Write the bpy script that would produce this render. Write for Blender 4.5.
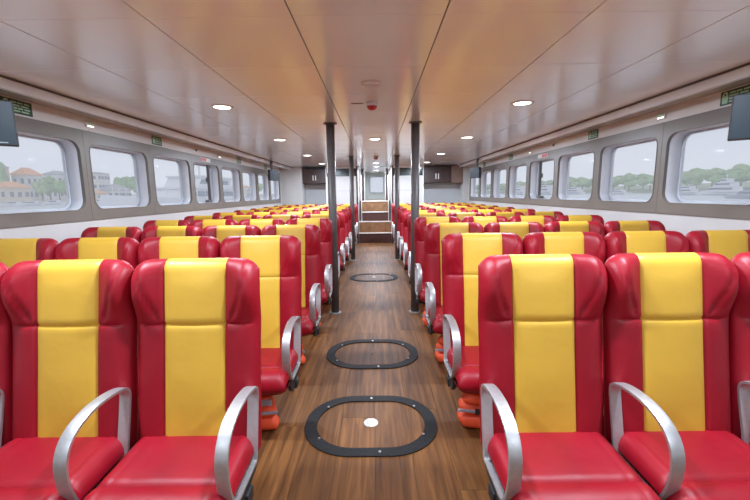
import bpy, bmesh, math, random
from mathutils import Vector, Matrix
random.seed(7)
for o in list(bpy.data.objects): bpy.data.objects.remove(o)
SC = bpy.context.scene
COL = SC.collection

# ------------------------------------------------------------------ camera
CAM = Vector((0.0226, 0.0, 1.36))
F, PITCH, ROLL, YAW = 377.8, 0.1468, -0.0123, -0.0036
def cam_axes():
    cp, sp, cy, sy = math.cos(PITCH), math.sin(PITCH), math.cos(YAW), math.sin(YAW)
    def w(x, f, u):
        y = cp*f + sp*u; z = -sp*f + cp*u
        return Vector((cy*x + sy*y, -sy*x + cy*y, z))
    r, f, u = w(1,0,0), w(0,1,0), w(0,0,1)
    c, s = math.cos(ROLL), math.sin(ROLL)
    return (r*c + u*s, f, u*c - r*s)
R_, F_, U_ = cam_axes()
cd = bpy.data.cameras.new('camera'); cam = bpy.data.objects.new('camera', cd); COL.objects.link(cam)
cd.sensor_width = 36; cd.lens = F/750*36; cd.clip_start = 0.05; cd.clip_end = 3000
m = Matrix((R_, U_, -F_)).transposed().to_4x4(); m.translation = CAM
cam.matrix_world = m
SC.camera = cam

# ------------------------------------------------------------------ light and exposure
SC.view_settings.view_transform = 'Standard'; SC.view_settings.look = 'None'
SC.view_settings.gamma = 1; SC.view_settings.use_curve_mapping = False
SC.view_settings.exposure = 0.0
LAMP_W = 29.0          # watts of each round ceiling light
SKY = 1.25
wd = bpy.data.worlds.new('sky'); SC.world = wd; wd.use_nodes = True
nt = wd.node_tree; nt.nodes.clear()
out = nt.nodes.new('ShaderNodeOutputWorld'); bg = nt.nodes.new('ShaderNodeBackground')
tc = nt.nodes.new('ShaderNodeTexCoord'); mp = nt.nodes.new('ShaderNodeMapping'); mp.inputs['Scale'].default_value = (1,1,3.5)
ns = nt.nodes.new('ShaderNodeTexNoise'); ns.inputs['Scale'].default_value = 2.2; ns.inputs['Detail'].default_value = 5
cr = nt.nodes.new('ShaderNodeValToRGB')
cr.color_ramp.elements[0].position = .35; cr.color_ramp.elements[0].color = (.66,.675,.76,1)
cr.color_ramp.elements[1].position = .65; cr.color_ramp.elements[1].color = (.77,.77,.82,1)
nt.links.new(tc.outputs['Generated'], mp.inputs[0]); nt.links.new(mp.outputs[0], ns.inputs['Vector'])
nt.links.new(ns.outputs['Fac'], cr.inputs[0]); nt.links.new(cr.outputs[0], bg.inputs[0])
bg.inputs[1].default_value = SKY; nt.links.new(bg.outputs[0], out.inputs[0])

# ------------------------------------------------------------------ materials
MATS = {}
def mat(name, col, rough=.5, metal=0., noise=None, bump=None, spec=None, coat=0, emit=None, emit_s=1):
    """noise=(scale, amount) colour variation; bump=(scale, strength)"""
    m = bpy.data.materials.new(name); m.use_nodes = True; t = m.node_tree; b = t.nodes['Principled BSDF']
    b.inputs['Base Color'].default_value = (*col, 1); b.inputs['Roughness'].default_value = rough
    b.inputs['Metallic'].default_value = metal
    if spec is not None: b.inputs['Specular IOR Level'].default_value = spec
    if coat: b.inputs['Coat Weight'].default_value = coat; b.inputs['Coat Roughness'].default_value = .2
    tcn = t.nodes.new('ShaderNodeTexCoord')
    if noise:
        n = t.nodes.new('ShaderNodeTexNoise'); n.inputs['Scale'].default_value = noise[0]; n.inputs['Detail'].default_value = 4
        r = t.nodes.new('ShaderNodeValToRGB'); a = noise[1]
        r.color_ramp.elements[0].position = .3; r.color_ramp.elements[0].color = (*[c*(1-a) for c in col], 1)
        r.color_ramp.elements[1].position = .7; r.color_ramp.elements[1].color = (*[min(1, c*(1+a)) for c in col], 1)
        t.links.new(tcn.outputs['Object'], n.inputs['Vector']); t.links.new(n.outputs['Fac'], r.inputs[0]); t.links.new(r.outputs[0], b.inputs['Base Color'])
    if bump:
        n = t.nodes.new('ShaderNodeTexNoise'); n.inputs['Scale'].default_value = bump[0]; n.inputs['Detail'].default_value = 3
        bn = t.nodes.new('ShaderNodeBump'); bn.inputs['Strength'].default_value = bump[1]; bn.inputs['Distance'].default_value = .01
        t.links.new(tcn.outputs['Object'], n.inputs['Vector']); t.links.new(n.outputs['Fac'], bn.inputs['Height']); t.links.new(bn.outputs[0], b.inputs['Normal'])
    if emit:
        b.inputs['Emission Color'].default_value = (*emit, 1); b.inputs['Emission Strength'].default_value = emit_s
    MATS[name] = m
    return m
M = MATS
mat('red_leather', (.295,.0030,.013), .46, noise=(6,.10), bump=(14,.20), spec=.38)
mat('yellow_leather', (.68,.405,.045), .46, noise=(5,.06), bump=(12,.20), spec=.4)
mat('brushed_metal', (.52,.515,.515), .5, .85, noise=(60,.06))
mat('black_steel', (.018,.018,.02), .5, noise=(30,.2))
mat('pillar_paint', (.11,.10,.098), .42, noise=(8,.12))
mat('ring_black', (.014,.014,.015), .6, noise=(60,.35), spec=.25)
mat('screw', (.6,.6,.6), .3, 1.0)
mat('flange_grey', (.30,.29,.28), .5, noise=(60,.4))
mat('plug', (.62,.64,.64), .35, .3, noise=(70,.45))
mat('ceiling_panel', (.89,.93,.955), .22, noise=(1.2,.02), bump=(2.2,.04), spec=.7, coat=.8)
mat('ceiling_back', (.20,.16,.14), .8)
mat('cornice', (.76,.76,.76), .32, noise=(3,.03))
mat('soffit', (.40,.37,.35), .2, noise=(3,.03))  # trunking underside, its shade put into a darker grey than the fascia
mat('band', (.76,.73,.70), .38, noise=(3,.03))
mat('wall_low', (.60,.59,.575), .5, noise=(3,.04), bump=(20,.03))
mat('window_panel', (.19,.17,.148), .34, noise=(4,.05), bump=(4,.04))
mat('reveal', (.60,.62,.66), .4, noise=(3,.04))
mat('bulk_white', (.58,.57,.56), .45, noise=(2,.03))
mat('bulk_grey', (.54,.56,.57), .5, noise=(2,.03))
mat('cab_dark', (.060,.036,.032), .4, noise=(8,.15))
mat('cab_side', (.235,.155,.125), .4, noise=(8,.12))
mat('dark_glass', (.012,.016,.015), .15)
mat('rail_white', (.78,.77,.75), .35)
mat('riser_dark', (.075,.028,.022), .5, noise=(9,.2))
mat('lit_wood', (.25,.125,.055), .5, noise=(9,.25))  # paler step tone, with the light on the wood painted in
mat('pass_green', (.48,.53,.50), .5, noise=(3,.05))
mat('tv_black', (.022,.035,.048), .4, noise=(2,.05), spec=.25)
mat('tv_body', (.02,.02,.022), .5)
mat('logo', (.35,.38,.40), .4)
mat('sign_green', (.018,.075,.042), .35)
mat('sign_pale', (.42,.66,.45), .5)
mat('plastic_white', (.78,.76,.74), .4)
mat('plastic_red', (.62,.03,.03), .3)
mat('plaque', (.25,.16,.06), .4)
mat('vest_orange', (.95,.10,.028), .55, noise=(9,.15), bump=(16,.5))
mat('vest_grey', (.35,.33,.36), .6)
mat('lamp_on', (1,1,1), .4, emit=(1,.98,.95), emit_s=8)
mat('led_on', (1,1,1), .4, emit=(1,.98,.9), emit_s=1.6)
mat('house_white', (.74,.73,.71), .8, noise=(.3,.06))
mat('house_cream', (.72,.64,.50), .8, noise=(.3,.06))
mat('roof_orange', (.78,.40,.18), .8, noise=(.8,.12))
mat('roof_grey', (.42,.42,.44), .8, noise=(.8,.12))
mat('house_window', (.16,.18,.22), .3)
mat('leaf_a', (.26,.42,.16), .9, noise=(.5,.35))
mat('leaf_b', (.34,.48,.22), .9, noise=(.5,.35))
mat('leaf_c', (.28,.40,.20), .9, noise=(.5,.35))
mat('trunk', (.18,.13,.09), .9)
mat('boat_white', (.80,.80,.82), .35, noise=(.5,.05))
mat('boat_grey', (.42,.45,.50), .5)
mat('boat_glass', (.16,.20,.26), .15)
mat('boat_blue', (.32,.40,.54), .4)
mat('quay', (.50,.48,.45), .9, noise=(.2,.2))
mat('grass', (.34,.40,.26), .95, noise=(.05,.25))

def wood_mat():
    m = bpy.data.materials.new('floor_wood'); m.use_nodes = True; t = m.node_tree; b = t.nodes['Principled BSDF']
    L = t.links.new; N = t.nodes.new
    g = N('ShaderNodeNewGeometry'); oi = N('ShaderNodeObjectInfo')
    off = N('ShaderNodeVectorMath'); off.operation = 'MULTIPLY_ADD'; off.inputs[1].default_value = (1,1,1)
    mul = N('ShaderNodeVectorMath'); mul.operation = 'SCALE'; mul.inputs['Scale'].default_value = 37
    cmb = N('ShaderNodeCombineXYZ'); L(oi.outputs['Random'], cmb.inputs[0]); L(oi.outputs['Random'], cmb.inputs[1])
    L(cmb.outputs[0], mul.inputs[0]); L(g.outputs['Position'], off.inputs[0]); L(mul.outputs[0], off.inputs[2])
    mp = N('ShaderNodeMapping'); mp.inputs['Scale'].default_value = (26,1.5,1); L(off.outputs[0], mp.inputs[0])
    n = N('ShaderNodeTexNoise'); n.inputs['Scale'].default_value = 1; n.inputs['Detail'].default_value = 7; n.inputs['Roughness'].default_value = .62; n.inputs['Distortion'].default_value = .6
    L(mp.outputs[0], n.inputs['Vector'])
    r = N('ShaderNodeValToRGB'); e = r.color_ramp.elements
    e[0].position = .28; e[0].color = (.058,.020,.006,1); e[1].position = .74; e[1].color = (.285,.120,.035,1)
    x = e.new(.5); x.color = (.148,.058,.016,1)
    L(n.outputs['Fac'], r.inputs[0])
    hv = N('ShaderNodeHueSaturation'); mr = N('ShaderNodeMapRange'); mr.inputs['To Min'].default_value = .84; mr.inputs['To Max'].default_value = 1.16
    L(oi.outputs['Random'], mr.inputs[0]); L(mr.outputs[0], hv.inputs['Value']); L(r.outputs[0], hv.inputs['Color']); L(hv.outputs[0], b.inputs['Base Color'])
    b.inputs['Roughness'].default_value = .48; b.inputs['Specular IOR Level'].default_value = .32
    bn = N('ShaderNodeBump'); bn.inputs['Strength'].default_value = .12; bn.inputs['Distance'].default_value = .004
    L(n.outputs['Fac'], bn.inputs['Height']); L(bn.outputs[0], b.inputs['Normal'])
    M['floor_wood'] = m
wood_mat()

def glass_mat():
    m = bpy.data.materials.new('salt_haze_glass'); m.use_nodes = True; t = m.node_tree; t.nodes.clear()
    L = t.links.new; N = t.nodes.new
    o = N('ShaderNodeOutputMaterial'); tr = N('ShaderNodeBsdfTransparent'); tr.inputs[0].default_value = (.93,.95,.96,1)
    tl = N('ShaderNodeBsdfTranslucent'); tl.inputs[0].default_value = (.95,.95,.97,1)
    gl = N('ShaderNodeBsdfGlossy'); gl.inputs['Roughness'].default_value = .02
    m1 = N('ShaderNodeMixShader'); m1.inputs[0].default_value = .24; L(tr.outputs[0], m1.inputs[1]); L(tl.outputs[0], m1.inputs[2])  # translucent share stands in for haze and veiling reflections, besides salt dirt
    m2 = N('ShaderNodeMixShader'); m2.inputs[0].default_value = .006; L(m1.outputs[0], m2.inputs[1]); L(gl.outputs[0], m2.inputs[2])
    L(m2.outputs[0], o.inputs[0]); M['glass'] = m
glass_mat()

def water_mat():
    m = mat('sea_water', (.50,.56,.62), .25); t = m.node_tree; b = t.nodes['Principled BSDF']
    g = t.nodes.new('ShaderNodeNewGeometry'); mp = t.nodes.new('ShaderNodeMapping'); mp.inputs['Scale'].default_value = (.5,.22,1)
    n = t.nodes.new('ShaderNodeTexNoise'); n.inputs['Scale'].default_value = 1; n.inputs['Detail'].default_value = 5
    bn = t.nodes.new('ShaderNodeBump'); bn.inputs['Strength'].default_value = .6; bn.inputs['Distance'].default_value = .5
    t.links.new(g.outputs['Position'], mp.inputs[0]); t.links.new(mp.outputs[0], n.inputs['Vector'])
    t.links.new(n.outputs['Fac'], bn.inputs['Height']); t.links.new(bn.outputs[0], b.inputs['Normal'])
water_mat()

# ------------------------------------------------------------------ helpers
def mesh(name, bm, m, smooth=False):
    me = bpy.data.meshes.new(name); bm.normal_update(); bm.to_mesh(me); bm.free()
    me.materials.append(M[m] if isinstance(m, str) else m)
    if smooth:
        for p in me.polygons: p.use_smooth = True
    return me
def obj(name, me, parent=None, loc=None, rot=None):
    o = bpy.data.objects.new(name, me); COL.objects.link(o)
    if parent: o.parent = parent
    if loc is not None: o.location = loc
    if rot is not None: o.rotation_euler = rot
    return o
def build(name, bm, m, parent=None, loc=None, rot=None, smooth=False): return obj(name, mesh(name, bm, m, smooth), parent, loc, rot)
def tag(o, label=None, cat=None, group=None, kind=None):
    if label: o['label'] = label
    if cat: o['category'] = cat
    if group: o['group'] = group
    if kind: o['kind'] = kind
    return o
def empty(name, loc=(0,0,0), rot=(0,0,0)):
    o = bpy.data.objects.new(name, None); COL.objects.link(o); o.location = loc; o.rotation_euler = rot; o.empty_display_size = .1
    return o
def copy_tree(o, parent=None):
    c = o.copy(); COL.objects.link(c); c.parent = parent
    for ch in o.children: copy_tree(ch, c)
    return c
def box(bm, x0, x1, y0, y1, z0, z1, bev=0, seg=2):
    r = bmesh.ops.create_cube(bm, size=1)
    for v in r['verts']: v.co = Vector((x0 if v.co.x < 0 else x1, y0 if v.co.y < 0 else y1, z0 if v.co.z < 0 else z1))
    if bev:
        es = list({e for v in r['verts'] for e in v.link_edges})
        bmesh.ops.bevel(bm, geom=es, offset=bev, segments=seg, affect='EDGES', profile=.5)
    return bm
def bxm(x0, x1, y0, y1, z0, z1, bev=0): return box(bmesh.new(), x0, x1, y0, y1, z0, z1, bev)
def cyl(bm, p, r, h, seg=20, r2=None, axis='Z'):
    m = Matrix.Translation(p)
    if axis == 'X': m = m @ Matrix.Rotation(math.pi/2, 4, 'Y')
    if axis == 'Y': m = m @ Matrix.Rotation(-math.pi/2, 4, 'X')
    m = m @ Matrix.Translation((0,0,h/2))
    bmesh.ops.create_cone(bm, cap_ends=True, segments=seg, radius1=r, radius2=r if r2 is None else r2, depth=h, matrix=m)
    return bm
def lathe(prof, seg=24):
    bm = bmesh.new(); rings = []
    for r, z in prof:
        rings.append([bm.verts.new((r*math.cos(2*math.pi*k/seg), r*math.sin(2*math.pi*k/seg), z)) for k in range(seg)] if r > 1e-6 else [bm.verts.new((0,0,z))])
    for a, b in zip(rings, rings[1:]):
        for k in range(seg):
            j = (k+1) % seg
            q = [a[k % len(a)], a[j % len(a)], b[j % len(b)], b[k % len(b)]]
            q = list(dict.fromkeys(q))
            if len(q) > 2: bm.faces.new(q)
    return bm
def sm(a, b, x):
    t = max(0, min(1, (x-a)/(b-a))); return t*t*(3-2*t)
def prism(bm, pts, z0, z1, flip=None):
    """extrude an outline given in (a,b); flip maps (a,b,c)->(x,y,z)"""
    fl = flip or (lambda a, b, c: (a, b, c))
    lo = [bm.verts.new(fl(a, b, z0)) for a, b in pts]; hi = [bm.verts.new(fl(a, b, z1)) for a, b in pts]
    n = len(pts); bm.faces.new(lo); bm.faces.new(hi)
    for i in range(n): bm.faces.new((lo[i], lo[(i+1) % n], hi[(i+1) % n], hi[i]))
    bmesh.ops.recalc_face_normals(bm, faces=bm.faces)
    return bm
def rrect(w, h, r, seg=8, cx=0, cy=0):
    P = []
    for sx, sy, a0 in ((1,1,0), (-1,1,90), (-1,-1,180), (1,-1,270)):
        for k in range(seg+1):
            a = math.radians(a0 + 90*k/seg)
            P.append((cx + sx*(w/2-r) + r*math.cos(a), cy + sy*(h/2-r) + r*math.sin(a)))
    return P
def ringprism(bm, outer, inner, c0, c1, fl):
    """solid between two outlines with equal point counts"""
    n = len(outer)
    V = [[bm.verts.new(fl(a, b, c)) for a, b in P] for P, c in ((outer,c0), (inner,c0), (inner,c1), (outer,c1))]
    for i in range(n):
        j = (i+1) % n
        for a, b in ((0,1), (1,2), (2,3), (3,0)):
            bm.faces.new((V[a][i], V[a][j], V[b][j], V[b][i]))
    bmesh.ops.recalc_face_normals(bm, faces=bm.faces)
    return bm

# ------------------------------------------------------------------ room dimensions
H = 2.124; LW = 2.58; Y0, Y1 = -2.4, 10.5
# ------------------------------------------------------------------ floor
fl = tag(build('floor', bxm(-LW-.1, LW+.1, Y0, Y1+.1, -.12, -.006), 'ceiling_back'), kind='structure')
PW, PL = .1985, 1.42
pm = mesh('plank', bxm(-PW/2+.0006, PW/2-.0006, -PL/2+.0006, PL/2-.0006, -.008, 0, .0008), 'floor_wood')
cols = int(2*LW/PW)+1
for i in range(cols):
    x = -LW + PW*(i+.5)
    if x > LW-.02: continue
    y = -1.2 + (i*.53 % 1)*PL - PL*.5
    while y - PL/2 < Y1-.05:
        obj('plank', pm, fl, (x, y+PL/2 if False else y, 0)); y += PL

# ------------------------------------------------------------------ ceiling
ce = tag(build('ceiling', bxm(-LW-.1, LW+.1, Y0, Y1+.05, H+.012, H+.1), 'ceiling_back'), kind='structure')
CX = [-2.306, -1.60, -.965, -.33, .33, .965, 1.60, 2.306]
cache = {}
for a, b in zip(CX, CX[1:]):
    w = round(b-a, 3)
    if w not in cache: cache[w] = mesh('ceiling_panel', bxm(-w/2+.003, w/2-.003, -.3292, .3292, 0, .012, .0012), 'ceiling_panel')
    y = -2.2
    while y < Y1:
        yy = y+.33
        obj('panel', cache[w], ce, ((a+b)/2, yy, H)); y += .66
# ------------------------------------------------------------------ side walls
ZT, ZP, ZB = 1.157, 1.955, 2.075      # trim bottom, window-panel top, band top
WP, WW, WZ0, WZ1 = .991, .874, 1.255, 1.848
def make_side(sgn, side):
    X = sgn*LW
    w = tag(build('wall_'+side, bxm(min(X, X+sgn*.14), max(X, X+sgn*.14), Y0, Y1, -.1, ZT+.005), 'wall_low'), kind='structure')
    # low wall lining panels, joint by joint
    y = -2.3
    # light band above the windows: panels with joints
    yb = -2.4; k = 0
    while yb < Y1-.01:
        e = min(yb+1.982, Y1)
        build('band_panel', bxm(min(X-sgn*.004, X+sgn*.03), max(X-sgn*.004, X+sgn*.03), yb+.002, e-.002, ZP, ZB+.03), 'band', w)
        yb = e
    build('upper_hull', bxm(min(X+sgn*.03, X+sgn*.14), max(X+sgn*.03, X+sgn*.14), Y0, Y1, ZP, H+.1), 'band', w)
    # cable trunking along the ceiling edge
    xi = 2.306
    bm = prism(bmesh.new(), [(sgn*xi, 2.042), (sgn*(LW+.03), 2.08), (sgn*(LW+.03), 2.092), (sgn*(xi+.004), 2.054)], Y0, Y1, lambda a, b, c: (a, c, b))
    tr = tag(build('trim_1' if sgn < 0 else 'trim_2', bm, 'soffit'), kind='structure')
    yb = -2.4
    while yb < Y1-.01:
        e = min(yb+1.982, Y1)
        bm = bxm(min(sgn*xi, sgn*(xi+.02)), max(sgn*xi, sgn*(xi+.02)), yb+.0012, e-.0012, 2.042, 2.112, .006)
        build('fascia', bm, 'cornice', tr, smooth=False)
        yb = e
    bm = bxm(min(sgn*(xi+.012), sgn*(xi+.03)), max(sgn*(xi+.012), sgn*(xi+.03)), Y0, Y1, 2.1, H+.02)
    build('shadow_gap', bm, 'ceiling_back', tr)
WIN = []
def make_window(sgn, idx, y0, protos={}):
    """window unit: panel plate with a round-cornered opening, deep reveal, pane"""
    t = empty('window_%d' % idx, (sgn*LW, y0 + WW/2, 0)); tag(t, kind='structure')
    key = sgn
    if key not in protos:
        zc = (WZ0+WZ1)/2; hh = WZ1-WZ0
        inner = rrect(WW, hh, .095, 8, 0, zc)
        # outer outline with matching point count, projected on the panel rectangle
        ow, z0, z1 = WP/2-.0015, ZT, ZP
        outer = []
        n = 8
        for (cx, cz), (sx, sz) in zip(((ow,z1), (-ow,z1), (-ow,z0), (ow,z0)), ((1,1), (-1,1), (-1,-1), (1,-1))):
            q = []
            for k in range(n+1):
                a = 90*k/n
                qx, qz = ow - .0, 0
                d = abs(k-n/2)/(n/2)
                # walk along both sides of the corner
                if (sx*sz > 0) == (k < n/2): q.append((cx, cz - sz*.12*d))
                elif k == n/2: q.append((cx, cz))
                else: q.append((cx - sx*.12*d, cz))
            outer += q
        f1 = lambda a, b, c: (sgn*c, a, b)
        pa = mesh('frame_panel', ringprism(bmesh.new(), outer, inner, -.012, .012, f1), 'window_panel')
        bv = bmesh.new()
        lip_o = rrect(WW+.012, hh+.012, .10, 8, 0, zc)
        lip = mesh('opening_lip', ringprism(bmesh.new(), lip_o, inner, -.016, -.012, f1), 'window_panel')
        inner2 = rrect(WW-.004, hh-.004, .094, 8, 0, zc)
        re = mesh('reveal', ringprism(bmesh.new(), rrect(WW+.08, hh+.08, .12, 8, 0, zc), inner2, .012, .15, f1), 'reveal', True)
        gk = mesh('gasket', ringprism(bmesh.new(), inner2, rrect(WW-.034, hh-.034, .082, 8, 0, zc), .117, .135, f1), 'reveal')
        pn = mesh('pane', prism(bmesh.new(), rrect(WW-.014, hh-.014, .09, 8, 0, zc), .122, .130, f1), 'glass')
        bk = mesh('hull_plate', ringprism(bmesh.new(), outer, rrect(WW+.06, hh+.06, .11, 8, 0, zc), .04, .14, f1), 'reveal')
        protos[key] = (pa, lip, re, gk, pn, bk)
    for n_, me in zip(('frame_panel','opening_lip','reveal','gasket','pane','hull_plate'), protos[key]):
        obj(n_, me, t)
    WIN.append((sgn, y0, t))
    return t
make_side(-1, 'left'); make_side(1, 'right')
n = 1
for sgn in (-1, 1):
    for k in range(-6, 7):
        make_window(sgn, n, 3.515 + WP*k); n += 1
tag(build('wall_rear', bxm(-LW-.14, LW+.14, Y0-.1, Y0, -.1, H+.1), 'bulk_white'), kind='structure')
# pieces of wall closing the strip beyond the last window
for sgn, side in ((-1, 1), (1, 2)):
    X = sgn*LW; ye = 3.515 + WP*7 - (WP-WW)/2
    tag(build('trim_%d' % (side+2), bxm(min(X-sgn*.0, X+sgn*.14), max(X, X+sgn*.14), ye, Y1+.1, ZT, ZP), 'wall_low'), kind='structure')

# ------------------------------------------------------------------ far bulkhead
YB = 10.5
wf = tag(build('wall_far', bxm(-LW-.14, -.47, YB+.45, YB+.55, -.1, H+.1), 'bulk_grey'), kind='structure')
build('bulkhead_panel', bxm(.47, LW+.14, YB+.45, YB+.55, -.1, H+.1), 'bulk_grey', wf)
wall_far = wf
for s in (-1, 1):
    wf = tag(empty('wall_partition_' + ('left' if s < 0 else 'right'), (0,0,0)), kind='structure')
    def sb(x0, x1, *a): return bxm(min(s*x0, s*x1), max(s*x0, s*x1), *a)
    cp = 1.99 if s < 0 else 2.42
    tag(build('trim_%d' % (5 if s < 0 else 6), sb(cp, LW, YB, YB+.45, 0, H), 'wall_low'), kind='structure')
    # white partition panels flanking the stairs, in two heights with a joint between
    build('partition_panel', sb(.50, 1.31, YB-.02, YB+.45, 0, 1.452), 'bulk_white', wf)
    build('partition_panel', sb(.50, 1.31, YB-.02, YB+.45, 1.466, 1.85), 'bulk_white', wf)
    build('partition_joint', sb(.505, 1.305, YB-.01, YB+.44, 1.45, 1.468), 'boat_grey', wf)
    build('dark_louver', sb(.50, 1.31, YB-.005, YB+.45, 1.85, 2.062), 'dark_glass', wf)
    build('louver_trim', sb(.50, 1.31, YB-.022, YB+.45, 2.062, H), 'band', wf)
    build('corner_bead', sb(1.31, 1.335, YB-.03, YB+.45, 0, H), 'rail_white', wf)
    # door jambs of the passage
    build('jamb', sb(.462, .50, YB-.05, YB+.05, .0, H), 'cab_dark', wf)
    build('passage_side', sb(.465, .50, YB+.05, 14.2, 0, H+.02), 'bulk_white', wf)
    pp = tag(empty('trim_%d' % (7 if s < 0 else 8), (0,0,0)), kind='structure')
    build('passage_post', sb(.33, .40, 11.64, 11.9, 1.164, H), 'cab_dark', pp)
    build('passage_post', sb(.372, .44, 12.3, 12.4, 1.164, H), 'cab_dark', pp)
    build('passage_post', sb(.35, .43, 13.0, 13.5, 1.164, H), 'rail_white', pp)
tag(build('floor_landing', bxm(-.46, .46, 11.63, 13.99, 1.10, 1.162), 'lit_wood'), kind='structure')
wf = tag(empty('wall_passage_end', (0,0,0)), kind='structure')
build('end_panel', bxm(-.5, -.175, 14, 14.1, 1.0, H+.05), 'pass_green', wf)
build('end_panel', bxm(.315, .5, 14, 14.1, 1.0, H+.05), 'pass_green', wf)
build('end_panel', bxm(-.175, .315, 14, 14.1, 1.0, 1.415), 'pass_green', wf)
build('end_panel', bxm(-.175, .315, 14, 14.1, 1.98, H+.05), 'pass_green', wf)
build('end_window_frame', ringprism(bmesh.new(), rrect(.56, .63, .05, 4, .07, 1.70), rrect(.46, .53, .05, 4, .07, 1.70), 13.97, 14.0, lambda a, b, c: (a, c, b)), 'boat_grey', wf)
build('end_window_pane', bxm(-.175, .315, 14.03, 14.036, 1.41, 1.985), 'glass', wf)
build('passage_ceiling', bxm(-.5, .5, Y1+.05, 14.1, H, H+.1), 'ceiling_panel', wf)

st = tag(empty('staircase', (0, 10.6, 0)), 'short staircase of brown steps with pale nosings leading up between the white partitions', 'stairs')
zs = [0, .285, .589, .852, 1.164]; hw = [.46, .46, .405, .405]
for k in range(4):
    yk = .25*k
    build('riser', bxm(-hw[k], hw[k], yk, yk+.02, zs[k], zs[k+1]-.022), 'riser_dark' if k % 2 == 0 else 'lit_wood', st)  # every other riser is coloured paler to stand for lit wood
    build('tread', bxm(-hw[k], hw[k], yk+.0, yk+.27, zs[k+1]-.022, zs[k+1]-.002), 'lit_wood', st)
    build('nosing', bxm(-hw[k], hw[k], yk-.015, yk+.012, zs[k+1]-.024, zs[k+1]+.002, .003), 'rail_white', st)
for s in (-1, 1):
    build('stringer', bxm(min(s*.407, s*.44), max(s*.407, s*.44), .5, .9, .589, 1.16), 'cab_dark', st)
    hr = tag(empty('handrail_post', (s*.385, 10.86, .589)), 'slim white handrail post on the second stair step, by the %s partition' % ('town-side' if s < 0 else 'forest-side'), 'handrail', 'stair handrail posts')
    build('post', cyl(bmesh.new(), (0,0,0), .013, 1.3, 12), 'rail_white', hr, smooth=True)
    build('foot_flange', cyl(bmesh.new(), (0,0,0), .026, .01, 12), 'rail_white', hr)

def cabinet(x0, x1, z0, z1, label, side_panel=None):
    c = tag(empty('overhead_cabinet', ((x0+x1)/2, YB+.45, z0)), label, 'cabinet')
    w = x1-x0; h = z1-z0
    build('body', bxm(-w/2, w/2, -.36, 0, 0, h), 'cab_dark', c)
    for s in (-1, 1):
        d = build('door', bxm(min(s*.003, s*(w/2-.004)), max(s*.003, s*(w/2-.004)), -.378, -.36, .006, h-.006, .003), 'cab_dark', c)
        build('handle', bxm(s*.035-.012, s*.035+.012, -.4, -.378, h*.22, h*.56, .004), 'rail_white', d)
    return c
cabinet(-1.985, -1.335, 1.665, 2.06, 'dark brown overhead cabinet with pale handles at the town-window side of the bulkhead')
c = cabinet(1.335, 2.10, 1.65, 2.10, 'dark brown overhead cabinet with pale handles at the forest-window side of the bulkhead')
c = tag(empty('side_locker', (2.26, YB+.45, 1.64)), 'medium brown locker box hung in the bulkhead corner beside the dark cabinet', 'locker')
build('body', bxm(-.155, .155, -.42, 0, 0, .47), 'cab_side', c)
build('door', bxm(-.15, .15, -.435, -.42, .006, .464, .003), 'cab_side', c)

# ------------------------------------------------------------------ pillars
def pillar(x, y, label):
    p = tag(empty('steel_pillar', (x, y, 0)), label, 'pillar', 'steel pillars beside the aisle')
    build('shaft', cyl(bmesh.new(), (0,0,.008), .046, H-.016, 28), 'pillar_paint', p, smooth=False)
    for f in p.children:
        for pl in f.data.polygons: pl.use_smooth = abs(pl.normal.z) < .5
    build('top_flange', lathe([(0,H-.001), (.073,H-.001), (.073,H-.009), (.05,H-.012), (.046,H-.02)], 28), 'pillar_paint', p)
    bf = build('base_flange', lathe([(.046,.012), (.066,.01), (.07,.0005), (0,.0005)], 28), 'flange_grey', p)
for y, wh in ((4.25, 'between the second and third floor hatch rings'), (7.80, 'standing between the third floor hatch ring and the stairs')):
    for s, sd in ((-1, 'town'), (1, 'forest')):
        pillar(s*.462, y, 'round dark grey steel pillar on the %s side of the aisle, %s' % (sd, wh))

# ------------------------------------------------------------------ hatch rings
def hatch(y, label, plug_r):
    t = tag(empty('floor_hatch', (-.022, y, 0)), label, 'hatch', 'oval hatches in the aisle floor')
    f = lambda a, b, c: (a, b, c)
    build('ring', ringprism(bmesh.new(), rrect(.784, .597, .285, 12), rrect(.640, .466, .222, 12), .0005, .007, f), 'ring_black', t)
    ring = t.children[0]
    for a, b in ((0,.266), (.05,-.266), (-.275,.168), (.275,.168), (-.29,-.15), (.30,-.12)):
        build('screw', lathe([(.0085,.0068), (.0075,.0092), (0,.0098)], 12), 'screw', ring, (a, b, 0))
    build('lifting_plug', lathe([(plug_r,.0005), (plug_r,.004), (plug_r*.85,.007), (plug_r*.6,.0045), (plug_r*.45,.008), (0,.008)], 22), 'plug', t)
hatch(2.094, 'oval black-rimmed floor hatch with the large clear plug, farthest from the stairs', .043)
hatch(3.100, 'oval black-rimmed floor hatch in the aisle, the second counted back from the pillars', .012)
hatch(6.105, 'oval black-rimmed floor hatch in the aisle between the two pairs of pillars', .03)

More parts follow.
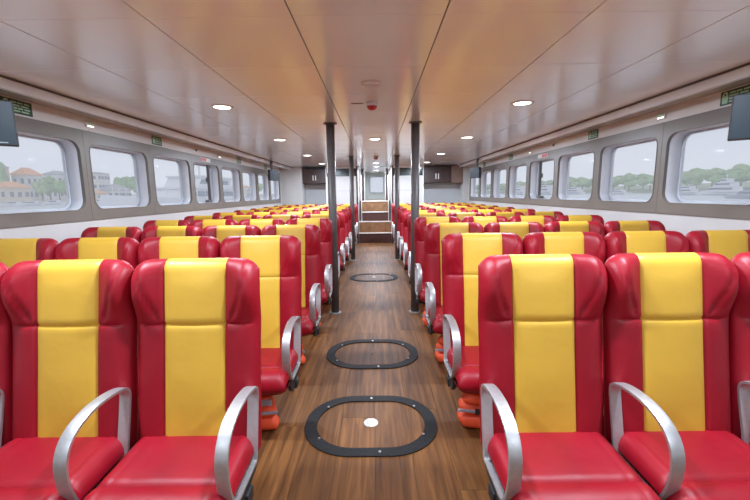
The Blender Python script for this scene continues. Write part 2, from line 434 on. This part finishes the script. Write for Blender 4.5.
# ------------------------------------------------------------------ seats
SW = .506
HWD = .2515
US = .485
def wfac(z): return .978 + .022*sm(.74, 1.0, z)
def back_pt(u, kind, z, ang=0):
    a = abs(u)
    zt = 1.111 - .042*max(0, (a-.70)/.30)**2.6
    th = .050*max(0., 1-a**6)**.5 + .0005
    r = .050
    if kind == 'arc':
        zz = zt - r + r*math.sin(ang); cf = -math.cos(ang)   # -1 front .. +1 back
    else:
        zz = .36 + (z-.36)*(zt-r-.36)/(1.061-.36); cf = -1 if kind == 'front' else 1
    yc = .040 - (1.061-min(zz,1.061))*.165
    w = -.064*sm(.46, .92, a)*sm(.84, 1.0, zz)*(1-.5*sm(1.03, 1.115, zz))
    shift = w*(1-a**9*.55) if cf < 0 else w*.45
    if kind == 'arc': t = (1-cf)/2; shift = w*((1-a**9*.55)*t + .45*(1-t))
    y = yc + cf*th + shift
    x = u*HWD*wfac(zz)
    if cf < 0:
        g = .0075*math.exp(-((a-US)/.022)**2)
        g += .0075*math.exp(-((zz-.8605)/.006)**2)*(1-sm(.80,.97,a) if kind == 'front' else 0)
        if zz > .865:
            ua = .53 + .34*min(1, (zz-.865)/.22)**.75
            g += .010*math.exp(-((a-ua)/.024)**2)*sm(.865, .89, zz)
        # soft padding
        g -= .010*(1-min(1,(a/US))**2)*(sm(.36,.6,zz))*(1-sm(1.0,1.1,zz)) if a < US else (.006-.004*sm(.83,.88,zz))*(1-((a-US)/(1-US)*2-1)**2)
        y += g*(-cf)
    return Vector((x, y, zz))
UC = [0,.12,.25,.36,.43,.46,US]; UO = [US,.505,.53,.56,.59,.62,.65,.69,.73,.77,.81,.85,.89,.925,.955,.98,.993,1.0]
FL = [.36,.44,.52,.60,.68,.75,.80,.83,.846,.854,.86]; FU = [.86,.866,.874,.89,.91,.93,.95,.97,.99,1.01,1.03,1.047,1.061]
ARC = [math.pi*k/10 for k in range(1, 11)]
BK = [1.061,1.0,.9,.75,.6,.48,.36]
def patch(us, rows):
    bm = bmesh.new(); G = [[bm.verts.new(back_pt(u, *r)) for u in us] for r in rows]
    for i in range(len(rows)-1):
        for j in range(len(us)-1):
            try: bm.faces.new((G[i][j], G[i][j+1], G[i+1][j+1], G[i+1][j]))
            except ValueError: pass
    bmesh.ops.remove_doubles(bm, verts=bm.verts, dist=1e-5)
    return bm
cen = [-u for u in reversed(UC)] + UC[1:]
lo = [('front', z) for z in FL]; up = [('front', z) for z in FU] + [('arc', 0, a) for a in ARC]
bk_hi = [('back', 1.061), ('back', 1.0), ('back', .93)]; bk_lo = [('back', z) for z in (.93,.9,.75,.6,.48,.36)]
SEATMESH = {}
SEATMESH['centre_panel'] = mesh('centre_panel', patch(cen, lo), 'yellow_leather', True)
SEATMESH['headrest'] = mesh('headrest', patch(cen, up + bk_hi), 'yellow_leather', True)
for s in (-1, 1):
    us = [u*s for u in UO]
    if s < 0: us = us[::-1]
    SEATMESH['side_bolster', s] = mesh('side_bolster', patch(us, lo), 'red_leather', True)
    SEATMESH['head_wing', s] = mesh('head_wing', patch(us, up + bk_hi), 'red_leather', True)
alls = [-u for u in reversed(UO)] + cen[1:-1] + UO
SEATMESH['back_cover'] = mesh('back_cover', patch(alls, bk_lo), 'red_leather', True)

def cushion_pt(u, i):
    """profile walk over the seat cushion, i indexes CP"""
    y, z, k = CP[i]
    a = abs(u)
    cy, cz = -.26, .355
    sh = max(0., 1-a**7)**.42                      # closes the sides with a round edge
    y2 = y; z2 = cz + (z-cz)*(.18+.82*sh)
    y2 = cy + (y-cy)*(.93+.07*sh)
    if k > 0:
        z2 += (.008*(1-a**2) + .011*sm(.5,.8,a)*(1-sm(.9,1,a)))*k
        z2 -= .004*math.exp(-((a-.72)/.05)**2)*k     # side piping
    return Vector((u*.236, y2, z2))
CP = [(-.035,.300,0), (-.035,.412,0), (-.07,.424,.4), (-.13,.425,.9), (-.20,.422,1), (-.27,.416,1), (-.325,.416,1), (-.345,.412,1), (-.353,.405,1),
      (-.361,.412,1), (-.385,.420,1), (-.415,.420,.9), (-.445,.412,.7), (-.468,.395,.4), (-.480,.37,.1), (-.480,.34,0), (-.465,.312,0), (-.44,.300,0), (-.30,.298,0), (-.035,.300,0)]
CU = [0,.15,.3,.45,.58,.66,.70,.73,.76,.80,.85,.90,.94,.97,.99,1.0]
cu = [-u for u in reversed(CU)] + CU[1:]
def cpatch(rng):
    bm = bmesh.new(); G = [[bm.verts.new(cushion_pt(u, i)) for u in cu] for i in rng]
    for i in range(len(G)-1):
        for j in range(len(cu)-1): bm.faces.new((G[i][j], G[i][j+1], G[i+1][j+1], G[i+1][j]))
    bmesh.ops.recalc_face_normals(bm, faces=bm.faces)
    return bm
SEATMESH['seat_cushion'] = mesh('seat_cushion', cpatch(range(0, 9)), 'red_leather', True)
SEATMESH['front_roll'] = mesh('front_roll', cpatch(range(8, len(CP))), 'red_leather', True)

def catmull(pts, n=6):
    P = [Vector(p) for p in pts]; N = len(P); o = []
    for i in range(N):
        p0, p1, p2, p3 = P[i-1], P[i], P[(i+1) % N], P[(i+2) % N]
        for k in range(n):
            t = k/n
            o.append(.5*((2*p1) + (p2-p0)*t + (2*p0-5*p1+4*p2-p3)*t*t + (3*p1-p0-3*p2+p3)*t**3))
    return o
def arm_mesh():
    ctrl = [(-.135,.345), (-.112,.43), (-.085,.54), (-.076,.595), (-.095,.624), (-.165,.640), (-.25,.641), (-.325,.624), (-.375,.592), (-.402,.545), (-.408,.49), (-.400,.43), (-.380,.375), (-.352,.342), (-.315,.333), (-.25,.334), (-.175,.335)]
    P = catmull([(a, b) for a, b in ctrl], 4)
    n = len(P); bm = bmesh.new(); hw, tk = .021, .0095
    rows = []
    for i in range(n):
        t = (P[(i+1) % n]-P[i-1]).normalized(); nr = Vector((t.y, -t.x))   # outward for this winding
        o = P[i]; inn = P[i]-nr*tk if (P[i]-Vector((-.24,.49))).dot(nr) > 0 else P[i]+nr*tk
        sec = [(-hw, o), (-hw*.8, o + (o-inn)*.12), (hw*.8, o + (o-inn)*.12), (hw, o), (hw, inn), (-hw, inn)]
        rows.append([bm.verts.new((x, p.x, p.y)) for x, p in sec])
    for i in range(n):
        a, b = rows[i], rows[(i+1) % n]
        for k in range(6): bm.faces.new((a[k], a[(k+1) % 6], b[(k+1) % 6], b[k]))
    bmesh.ops.recalc_face_normals(bm, faces=bm.faces)
    for i in range(n):
        for k in (0, 3, 4, 5):
            e = bm.edges.get((rows[i][k], rows[(i+1) % n][k]))
            if e: e.smooth = False
    return bm
SEATMESH['armrest'] = mesh('armrest', arm_mesh(), 'brushed_metal', True)
SEATMESH['screw'] = mesh('screw', lathe([(.007,0), (.006,.003), (0,.004)], 10), 'screw')
# dark bracket below an armrest, leg beam and foot
bm = prism(bmesh.new(), [(-.37,.345), (-.34,.328), (-.14,.328), (-.12,.30), (-.20,.285), (-.27,.255), (-.31,.25), (-.345,.28)], -.010, .010, lambda a, b, c: (c, a, b))
SEATMESH['side_bracket'] = mesh('side_bracket', bm, 'black_steel')
bm = bxm(-SW/2+.004, SW/2-.004, -.26, -.20, .24, .29, .004)
SEATMESH['seat_beam'] = mesh('seat_beam', bm, 'black_steel')
bm = prism(bmesh.new(), [(-.26,.24), (-.20,.24), (-.16,.03), (-.06,.012), (-.06,.001), (-.36,.001), (-.36,.012), (-.22,.035)], -.022, .022, lambda a, b, c: (c, a, b))
SEATMESH['leg'] = mesh('leg', bm, 'black_steel')

P_ROW, Z1, NROW = .8536, 1.474, 11
AL, AR = .446, .428
ORD = ['first','second','third','fourth','fifth','sixth','seventh','eighth','ninth','tenth','eleventh']
COLN = ['aisle seat', 'second seat from aisle', 'third seat from aisle', 'window seat']
def make_seat(x, y, sgn, k, label):
    t = tag(empty('passenger_seat', (x, y, 0)), label, 'seat', 'red and yellow ferry seats')
    br = obj('backrest', SEATMESH['back_cover'], t)
    for nm in ('centre_panel', 'headrest'): tag(obj(nm, SEATMESH[nm], br), 'yellow leather strip')
    for s in (-1, 1):
        obj('side_bolster', SEATMESH['side_bolster', s], br); obj('head_wing', SEATMESH['head_wing', s], br)
    c = obj('seat_cushion', SEATMESH['seat_cushion'], t); obj('front_roll', SEATMESH['front_roll'], c)
    sides = [-sgn] + ([sgn] if k == 3 else [])
    for s in sides:
        off = .025 if sgn < 0 else .0215      # armrests sit slightly off the seat joints
        a = tag(obj('armrest', SEATMESH['armrest'], t, (s*SW/2 + sgn*off, 0, 0)), 'brushed metal looped armrest')
        if k == 0 and s == -sgn:
            for yy, zz in ((-.325,.346), (-.165,.347)): obj('screw', SEATMESH['screw'], a, (0, yy, zz))
        obj('side_bracket', SEATMESH['side_bracket'], t, (s*SW/2 + sgn*off, 0, 0))
    obj('seat_beam', SEATMESH['seat_beam'], t); obj('leg', SEATMESH['leg'], t, (sgn*.16, 0, 0))
    return t
for r in range(NROW):
    for sgn, a0, sd in ((-1, AL, 'town'), (1, AR, 'forest')):
        for k in range(4):
            x = sgn*(a0 + SW*(k+.5))
            lab = 'red and yellow %s, %s row from the stairs, %s-window side' % (COLN[k], ORD[NROW-1-r], sd)
            make_seat(x, Z1 + P_ROW*r, sgn, k, lab)

# ------------------------------------------------------------------ orange life jackets under the aisle seats
def jacket(x, y, rz, label):
    t = tag(empty('life_jacket', (x, y, 0), (0,0,rz)), label, 'life jacket', 'life jackets stowed under the aisle seats')
    for q, (z0, z1, d) in enumerate(((.004,.088,.0), (.080,.162,.014), (.152,.232,-.008))):
        b = bxm(-.12+.012*q, .12-.008*q, -.055+d, .055+d, z0, z1, .032)
        for v in b.verts: v.co.x += .010*math.sin(v.co.z*70+q*2); v.co.y += .010*math.sin(v.co.x*38+q)
        build('foam_block', b, 'vest_orange', t, smooth=True)
    build('strap', bxm(-.125, .125, -.060, -.045, .112, .128, .003), 'vest_grey', t)
    build('buckle', bxm(-.03, .02, -.066, -.05, .105, .135, .003), 'tv_body', t)
    build('reflective_patch', bxm(.035, .10, -.074, -.06, .175, .212, .003), 'vest_grey', t)
for r in range(1, 5):
    y = Z1 + P_ROW*r - .27
    jacket(-.69, y, .12, 'orange life jacket stowed under the aisle seat, %s row from the stairs, town-window side' % ORD[NROW-1-r])
    jacket(.615, y, -.15, 'orange life jacket stowed under the aisle seat, %s row from the stairs, forest-window side' % ORD[NROW-1-r])

# ------------------------------------------------------------------ ceiling lights and detectors
def downlight(x, y, label, z=H, lamp=True):
    t = tag(empty('ceiling_light', (x, y, z)), label, 'ceiling light', 'round recessed ceiling lights')
    build('rim', lathe([(.07,.0), (.073,-.006), (.094,-.005), (.098,-.0005)], 28), 'plastic_white', t, smooth=True)
    build('diffuser', lathe([(.071,-.003), (.055,-.006), (0,-.007)], 28), 'lamp_on', t, smooth=True)
    if lamp:
        ld = bpy.data.lights.new('lamp', 'AREA'); ld.shape = 'DISK'; ld.size = .12; ld.energy = LAMP_W; ld.color = (.88,1,1.17)
        lo_ = bpy.data.objects.new('lamp', ld); COL.objects.link(lo_); lo_.parent = t; lo_.location = (0,0,-.012)
for i, y in enumerate((-.70, 1.37, 3.42, 5.42, 7.55, 9.56)):
    for s, sd in ((-1, 'town'), (1, 'forest')):
        wh = ['the sixth back from the stairs', 'above the seat row farthest from the stairs', 'the fourth back from the stairs', 'the third back from the stairs', 'the second back from the stairs', 'nearest the stairs'][i]
        downlight(s*1.30, y, 'round ceiling light over the %s-side seats, %s' % (sd, wh))
downlight(.0, 1.37, 'round ceiling light above the aisle, over the hatch with the clear plug')
downlight(.022, 5.46, 'round ceiling light above the aisle between the pillar pairs')
downlight(.038, 9.586, 'round ceiling light above the aisle just before the stairs')
downlight(.054, 10.789, 'round ceiling light in the stair passage, above the steps')
downlight(.058, 12.54, 'round ceiling light deep inside the passage beyond the stairs')

def detector(x, y, label):
    t = tag(empty('alarm_beacon', (x, y, H)), label, 'alarm', 'red alarm beacons on the ceiling')
    build('base', lathe([(0,-.0), (.052,-.0005), (.05,-.022), (.04,-.03), (0,-.03)], 22), 'plastic_white', t, smooth=True)
    build('red_lens', lathe([(.043,-.029), (.043,-.036), (.030,-.055), (.012,-.062), (0,-.063)], 22), 'plastic_red', t, smooth=True)
detector(.0, 3.34, 'red alarm beacon with white base on the ceiling near the first pillars')
detector(.038, 8.0, 'red alarm beacon with white base on the ceiling near the stairs')
t = tag(empty('ceiling_vent', (0, 2.765, H)), 'flat round cream cover plate on the ceiling before the red beacon', 'vent')
build('plate', lathe([(0,-.005), (.05,-.005), (.056,-.0005), (.03,-.0003), (0,-.0003)], 24), 'ceiling_panel', t, smooth=True)
build('rim', lathe([(.056,-.0005), (.066,-.007), (.074,-.0005)], 24), 'plastic_white', t, smooth=True)
t = tag(empty('name_plaque', (-.125, 3.36, H)), 'small brass plaque fixed to the ceiling beside the red beacon', 'plaque')
build('plate', bxm(-.052, .052, -.014, .014, -.004, -.0005, .001), 'plaque', t)
for xx in (-.045, .045): build('screw', lathe([(.005,-.004), (.004,-.006), (0,-.006)], 8), 'screw', t, (xx, 0, 0))

# ------------------------------------------------------------------ screens
def monitor(loc, rz, w, h, label, drop):
    t = tag(empty('wall_monitor', loc, (0,0,rz)), label, 'television', 'black monitors along the windows')
    build('casing', bxm(-w/2, w/2, -.022, .03, -h/2, h/2, .006), 'tv_body', t)
    build('screen', bxm(-w/2+.006, w/2-.006, -.0245, -.022, -h/2+.010, h/2-.006), 'tv_black', t)
    build('logo', bxm(w/2-.085, w/2-.04, -.0252, -.0242, -h/2+.013, -h/2+.018), 'logo', t)
    build('bracket_arm', bxm(-.022, .022, .03, .06, -.05, drop), 'black_steel', t)
    build('bracket_plate', bxm(-.06, .06, .01, .08, drop-.008, drop), 'black_steel', t)
monitor((-2.095, 2.0, 1.760), math.radians(40), .42, .236, 'flat black monitor hung beside the green sign on the town-window side', .363)
monitor((2.11, 2.0, 1.742), math.radians(-40), .42, .236, 'flat black monitor hung beside the green sign on the forest-window side', .381)
monitor((-2.24, 8.55, 1.80), math.radians(70), .34, .235, 'flat black monitor seen edge-on by the last town-side window before the bulkhead', .30)
monitor((2.24, 8.55, 1.80), math.radians(-70), .34, .235, 'flat black monitor seen edge-on by the last forest-side window before the bulkhead', .30)

# ------------------------------------------------------------------ signs and small fittings on the light band
def sign(sgn, y, w, h, z, label, pict):
    t = tag(empty('green_sign', (sgn*(LW-.005), y, z)), label, 'sign', 'green safety signs above the windows')
    f = lambda d0, d1: (min(-sgn*d0, -sgn*d1), max(-sgn*d0, -sgn*d1))
    build('board', bxm(*f(0, .004), -w/2, w/2, -h/2, h/2), 'sign_green', t)
    far = 1   # the reading direction along the wall
    lines = 4
    px0 = -w/2+.012 if sgn > 0 else w/2-.012
    # reader faces the wall: on the town side text runs toward +y, on the other toward -y
    d = 1 if sgn < 0 else -1
    tx0 = (-w/2+.012) if not pict else (-w/2 + h*.72)
    for i in range(lines):
        z0 = h/2 - h*(.2 + .2*i); n = [3,2,3,2][i]; a = tx0
        tot = w/2-.012-a
        for q in range(n):
            L = tot/n*(.86 if q % 2 == 0 else .78)
            y0, y1 = sorted((d*a, d*(a+L)))
            build('text_line', bxm(*f(.004, .0047), y0, y1, z0-h*.055, z0+h*.055), 'sign_pale', t); a += tot/n
    if pict:
        c = d*(-w/2 + h*.38)
        out = [(-.22,-.40), (.22,-.40), (.26,.05), (.20,.30), (.10,.42), (-.10,.42), (-.20,.30), (-.26,.05)]
        b = prism(bmesh.new(), [(c+a*h, b*h) for a, b in out], .004, .0048, lambda a, b, c_: (-sgn*c_, a, b))
        pi = build('pictogram', b, 'sign_pale', t)
        b = prism(bmesh.new(), [(c+.07*h*math.cos(q*.785), .22*h+.09*h*math.sin(q*.785)) for q in range(8)], .0048, .0053, lambda a, b, c_: (-sgn*c_, a, b))
        build('pictogram_hole', b, 'sign_green', pi)
zc = 2.018
for sgn, sd in ((-1, 'town'), (1, 'forest')):
    dy = 0 if sgn < 0 else -.06
    sign(sgn, 2.86+dy, .24, .098, zc, 'green safety sign with pale lettering next to the hung monitor, %s-window side' % sd, True)
    sign(sgn, 4.63+dy, .20, .098, zc, 'green safety sign above the joint before the emergency window, %s-window side' % sd, True)
    sign(sgn, 7.36+dy, .20, .098, zc, 'green safety sign above the windows past the emergency window, %s-window side' % sd, True)
    sign(sgn, 9.12+dy, .20, .098, zc, 'green safety sign above the windows nearest the bulkhead, %s-window side' % sd, True)
    for y, w in ((3.55, 'near the hung monitor'), (6.42, 'above the emergency window')):
        t = tag(empty('emergency_lamp', (sgn*(LW-.004), y+dy, 2.0)), 'small lit emergency lamp on the light band %s, %s-window side' % (w, sd), 'emergency lamp', 'emergency lamps above the windows')
        s = -sgn
        build('housing', bxm(min(0, s*.018), max(0, s*.018), -.045, .045, -.012, .036, .003), 'plastic_white', t)
        build('lens', bxm(min(s*.018, s*.024), max(s*.018, s*.024), -.034, .034, -.009, .003, .001), 'led_on', t)
        build('label_strip', bxm(min(s*.018, s*.0195), max(s*.018, s*.0195), -.036, .036, .010, .030), 'sign_pale', t)
    t = tag(empty('wall_hook', (sgn*(LW-.004), 5.62+dy, 2.02)), 'small dark round hook on the light band, %s-window side' % sd, 'hook')
    k_ = lathe([(.016,0), (.018,.012), (.010,.02), (0,.021)], 14)
    bmesh.ops.rotate(k_, verts=k_.verts, cent=(0,0,0), matrix=Matrix.Rotation(-sgn*math.pi/2, 3, 'Y'))
    build('knob_head', k_, 'plaque', t, smooth=True)
    b_ = bxm(min(0, -sgn*.002), max(0, -sgn*.002), -.022, .022, -.022, .022); build('back_plate', b_, 'screw', t)
    # emergency window: dark hinged post in the third visible window and a red notice above it
    yw = 3.515 + WP*2
    t = tag(empty('hinged_post', (sgn*(LW+.075), yw+WW-.20, WZ0)), 'dark upright hinge bar with latch standing in the emergency window, %s side' % sd, 'hinge bar')
    build('bar', bxm(-.02, .02, -.03, .03, .004, WZ1-WZ0-.006, .003), 'pillar_paint', t)
    build('bar_strip', bxm(-sgn*.02-.006, -sgn*.02+.006, -.012, .012, .05, .54, .002), 'boat_grey', t)
    build('latch', bxm(-.03, .03, -.12, -.03, .008, .045, .004), 'pillar_paint', t)
    build('latch', bxm(-.03, .03, -.055, -.03, .33, .40, .004), 'pillar_paint', t)
    t = tag(empty('red_notice', (sgn*(LW-.013), yw+WW*.45, 1.905)), 'small red and white notice above the emergency window, %s-window side' % sd, 'notice')
    build('plate', bxm(min(0, -sgn*.003), max(0, -sgn*.003), -.17, .17, -.028, .030), 'plastic_white', t)
    build('red_field', bxm(min(-sgn*.003, -sgn*.004), max(-sgn*.003, -sgn*.004), -.16, .02, -.022, .024), 'plastic_red', t)

# ------------------------------------------------------------------ outside: sea, shores, boats, houses
ZW = -.9
tag(build('water', bxm(-1500, 1500, -300, 2200, ZW-.5, ZW), 'sea_water'), kind='structure')
XS = -130
bm = prism(bmesh.new(), [(XS+6, ZW-.4), (XS+5, .1), (XS-10, .5), (XS-160, 5), (XS-160, ZW-.4)], -80, 1500, lambda a, b, c: (a, c, b))
tag(build('town_shore', bm, 'quay'), kind='structure')
bm = prism(bmesh.new(), [(252, ZW-.4), (253, -.2), (275, 2.5), (420, 10), (420, ZW-.4)], -100, 1300, lambda a, b, c: (a, c, b))
tag(build('wooded_shore', bm, 'grass'), kind='structure')

def at(px, X):
    """world y where the sight line through image column px (near the horizon) meets the plane x = X"""
    best = None
    d = F_ + R_*((px-375)/F) + U_*((250-192)/F)
    t = (X-CAM.x)/d.x
    return CAM.y + d.y*t
def house(x, y, w, d, h, rh, wall, roof, label, hip=True, floors=2, cols=4):
    t = tag(empty('house', (x, y, .3)), label, 'house')
    build('walls', bxm(-d/2, d/2, -w/2, w/2, -.5, h), wall, t)
    bm = bmesh.new(); o = .6; rr = w*.22 if hip else w/2+o
    b = [bm.verts.new(p) for p in ((-d/2-o,-w/2-o,h), (d/2+o,-w/2-o,h), (d/2+o,w/2+o,h), (-d/2-o,w/2+o,h))]
    r = [bm.verts.new((0,-rr,h+rh)), bm.verts.new((0,rr,h+rh))]
    for f in ((b[0],b[1],r[0]), (b[1],b[2],r[1],r[0]), (b[2],b[3],r[1]), (b[3],b[0],r[0],r[1]), (b[3],b[2],b[1],b[0])): bm.faces.new(f)
    build('roof', bm, roof, t)
    for f in range(floors):
        for c in range(cols):
            yy = -w/2 + w*(c+.5)/cols; z0 = h*(f+.3)/floors
            q = build('window', bxm(d/2, d/2+.12, yy-w*.10/1, yy+w*.10, z0, z0+h*.42/floors), 'house_white', t)
            build('pane', bxm(d/2+.12, d/2+.16, yy-w*.085, yy+w*.085, z0+.12, z0+h*.42/floors-.12), 'house_window', q)
        for c in range(2):
            xx = -d/2 + d*(c+.5)/2; z0 = h*(f+.3)/floors
            q = build('window', bxm(xx-d*.12, xx+d*.12, -w/2-.12, -w/2, z0, z0+h*.42/floors), 'house_white', t)
            build('pane', bxm(xx-d*.1, xx+d*.1, -w/2-.16, -w/2-.12, z0+.12, z0+h*.42/floors-.12), 'house_window', q)
house(XS-14, at(29, XS-14), 7.5, 6, 10.6, 3.0, 'house_white', 'roof_orange', 'tall white house with an orange hipped roof on the town shore', cols=3)
house(XS-3, at(11, XS-3), 9, 6, 5.0, 2.2, 'house_cream', 'roof_orange', 'low cream house with a shallow orange roof below the white one on the town shore', floors=1, cols=3)
house(XS-24, at(-6, XS-24), 8, 7, 13.5, 2.6, 'house_cream', 'roof_grey', 'cream house with a grey roof beside the tall tree on the town shore', cols=2)
house(XS-18, at(99, XS-18), 9, 7, 13.6, .9, 'house_white', 'roof_grey', 'wide white house with a flat grey roof beside the green tree on the town shore', floors=3)
house(XS-2, at(116, XS-2), 13, 7, 4.6, 3.0, 'house_white', 'roof_grey', 'low pavilion with a broad grey roof at the town waterfront', floors=1, cols=5)
house(XS-1, at(96, XS-1), 7, 5, 3.0, 1.4, 'house_cream', 'roof_orange', 'small cream waterfront house between the wide white house and the pavilion', floors=1, cols=2)
house(XS-34, at(60, XS-34), 10, 7, 13.0, 2.0, 'house_white', 'roof_grey', 'white house half hidden by trees between the orange roof and the wide white house', cols=3)
house(XS-22, at(226, XS-22), 18, 10, 9.0, 3.0, 'house_white', 'roof_orange', 'white house with an orange roof far along the town shore', cols=4)
house(XS-22, at(246, XS-22), 24, 10, 10.0, 3.0, 'house_cream', 'roof_orange', 'long cream house with an orange roof far along the town shore', cols=5)

# trees: five crown shapes shared by all
CROWN = []
for q in range(5):
    rnd = random.Random(q+3); bm = bmesh.new()
    for b in range(9):
        a = rnd.uniform(0, 6.28); rr = rnd.uniform(.1, .62); z = rnd.uniform(-.35, .55)
        s = rnd.uniform(.32, .55)
        bmesh.ops.create_icosphere(bm, subdivisions=2, radius=s, matrix=Matrix.Translation((rr*math.cos(a), rr*math.sin(a), z)))
    for v in bm.verts: v.co += Vector((rnd.uniform(-.06,.06), rnd.uniform(-.06,.06), rnd.uniform(-.06,.06)))
    CROWN.append([mesh('crown', bm.copy(), 'leaf_'+c) for c in 'abc']); bm.free()
TRUNK = mesh('trunk', cyl(bmesh.new(), (0,0,0), .12, 1.0, 8, .07), 'trunk')
def tree(x, y, z, h, wd, q, c, label, group):
    t = tag(empty('tree', (x, y, z)), label, 'tree', group)
    cr = obj('crown', CROWN[q][c], t, (0,0,h*.60)); cr.scale = (wd/2, wd/2, h*.43)
    tr = obj('trunk', TRUNK, t); tr.scale = (h*.25, h*.25, h*.45)
rnd = random.Random(5)
for px, dx, h, wd in ((42,-6,9,6), (50,-13,10,7), (59,-6,9,6), (68,-12,9.5,7), (2,-16,15,7), (120,-20,13,9), (130,-31,14.5,10), (138,-20,12,9), (150,-26,11,11), (236,-52,17,16), (258,-52,18,20), (216,-52,17,15)):
    lab = 'leafy tree in the row between the orange-roofed white house and the wide white house' if 40 < px < 70 else 'tall tree rising beside the cream house with the grey roof' if px < 40 else 'rounded tree behind the pavilion beside the wide white house' if px < 160 else 'distant tree behind the far orange roofs of the town shore'
    tree(XS+dx, at(px, XS+dx), .45 - dx*.028 - .28, h, wd, rnd.randrange(5), rnd.randrange(2), lab, 'trees on the town shore')
y = 95; far_row = False
while y < 1150:
    far_row = not far_row; X = 286 if far_row else 263
    wd = rnd.uniform(15, 21)*(1+y/1600)
    tree(X, y, 3.0 if far_row else 1.0, rnd.uniform(12.5, 16.5)*(1+y/2600), wd, rnd.randrange(5), rnd.choice((0,1,1,2)), 'pale green tree in the back row of the dense wood along the shore' if far_row else 'pale green tree in the front row of the wood at the water', 'trees on the wooded shore')
    y += wd*.64

def yacht(x, y, rz, L, tiers, label, name='motor_yacht', hullmat='boat_white', group=None, hh=None):
    """bow toward local +y; hull lofted from sections"""
    t = tag(empty(name, (x, y, ZW), (0,0,rz)), label, 'boat', group)
    bm = bmesh.new(); B = L*.13; hh = hh or L*.085; rings = []
    n = 10
    for i in range(n+1):
        f = i/n; yy = -L/2 + L*f
        b = B*(1-max(0,(f-.45)/.55)**2.2)*.98 + .02
        top = hh*(1+.45*max(0, f-.3)**1.4)
        rings.append([bm.verts.new(p) for p in ((-b,yy,top), (-b*.86,yy+(.05*L*f),hh*.25), (-b*.5,yy,-.25), (b*.5,yy,-.25), (b*.86,yy+(.05*L*f),hh*.25), (b,yy,top))])
    for a, b in zip(rings, rings[1:]):
        for k in range(6): bm.faces.new((a[k], a[(k+1) % 6], b[(k+1) % 6], b[k]))
    bm.faces.new(rings[0]); bm.faces.new(rings[-1])
    bmesh.ops.recalc_face_normals(bm, faces=bm.faces)
    hull = build('hull', bm, hullmat, t)
    bm = bmesh.new()
    build('rub_rail', box(bm, -B*1.005, B*1.005, -L*.49, L*.05, hh*.66, hh*.76), 'boat_blue', hull)
    z = hh*1.02
    for i, (y0, y1, hgt, wid) in enumerate(tiers):
        y0, y1, hgt, wid = y0*L, y1*L, hgt*L, wid*B
        bm = bmesh.new(); sl = hgt*.9
        P = [(y0, z), (y1, z), (y1-sl, z+hgt), (y0+sl*.1, z+hgt)]
        prism(bm, P, -wid, wid, lambda a, b, c: (c, a, b))
        dk = build('superstructure', bm, hullmat, t)
        P = [(y0+.04*L, z+hgt*.35), (y1-sl*.42, z+hgt*.35), (y1-sl*.85, z+hgt*.80), (y0+.04*L, z+hgt*.80)]
        build('window_band', prism(bmesh.new(), P, -wid-.03, wid+.03, lambda a, b, c: (c, a, b)), 'boat_glass', dk)
        fw = [(wid*.9, y1-sl*.30), (-wid*.9, y1-sl*.30)]
        build('roof_deck', bxm(-wid*1.08, wid*1.08, y0-.02*L, y1-sl*.8, z+hgt, z+hgt+L*.008), hullmat, dk)
        z += hgt + L*.008
    y0, y1 = tiers[-1][0]*L, tiers[-1][1]*L
    build('mast', cyl(bmesh.new(), (0, (y0+y1)/2, z), L*.006, L*.11, 8, L*.003), hullmat, t)
    build('radar_bar', bxm(-L*.03, L*.03, (y0+y1)/2-L*.008, (y0+y1)/2+L*.008, z+L*.06, z+L*.072), hullmat, t)
    rl = bmesh.new()
    for s in (-1, 1):
        for i in range(9):
            f = .45+.055*i; b = B*(1-max(0,(f-.45)/.55)**2.2)*.93
            top = hh*(1+.45*max(0, f-.3)**1.4)
            cyl(rl, (s*b, -L/2+L*f, top), L*.0014, L*.035, 6)
    build('bow_rail', rl, 'rail_white', t)
    return t
# large yacht moored beside the town-side windows
yacht(-15.5, 31.5, math.pi*.975, 18, ((-.40,.14,.050,.80), (-.28,.05,.045,.62)), 'big white motor yacht moored close outside the town-side windows', hh=1.9)
yacht(-88, at(84, -88), math.pi*.5, 9, ((-.3,.15,.1,.7),), 'small white boat anchored off the town quay near the wide white house', group='small boats off the town quay')
for px, X, L in ((10,-112,7), (27,-106,7), (52,-112,8), (100,-100,8), (225,-110,12), (246,-112,12), (236,-95,10)):
    yacht(X, at(px, X), rnd.uniform(1.2, 1.9), L, ((-.3,.15,.1,.7),), ('small white boat moored off the orange-roofed houses of the town quay' if px < 60 else 'small white boat moored below the grey-roofed pavilion of the town quay' if px < 150 else 'small white boat moored far along the town quay'), group='boats along the town quay')
# ferries and yachts off the wooded shore
yacht(150, at(683, 150), math.pi*.04, 17, ((-.36,.22,.08,.85), (-.30,.05,.07,.7)), 'low sleek white yacht with a blue rail off the wooded shore')
yacht(150, at(721, 150), math.pi*.03, 19, ((-.38,.26,.10,.85), (-.30,.12,.09,.75), (-.2,.0,.07,.6)), 'tall white three-deck yacht off the wooded shore')
yacht(95, at(748, 95), math.pi*.06, 10, ((-.4,.2,.10,.85), (-.3,.05,.09,.7)), 'grey-hulled workboat nearer than the white yachts off the wooded shore', name='workboat', hullmat='boat_grey')
yacht(170, at(617, 170), math.pi*.05, 17, ((-.36,.22,.06,.85), (-.30,.05,.05,.7)), 'small white two-deck yacht far along the wooded shore, before the pale trees')
yacht(170, at(573, 170), math.pi*.05, 24, ((-.38,.26,.075,.85), (-.30,.12,.065,.75)), 'white two-deck yacht farther on, seen past the emergency window')
yacht(150, at(543, 150), math.pi*.05, 34, ((-.4,.28,.075,.85), (-.32,.16,.06,.75)), 'long white ferry framed by the forest-side emergency window', name='ferry_boat')
yacht(150, at(517, 150), math.pi*.05, 38, ((-.4,.28,.075,.85), (-.32,.16,.06,.75)), 'long white ferry framed by the window after the forest-side emergency window', name='ferry_boat')
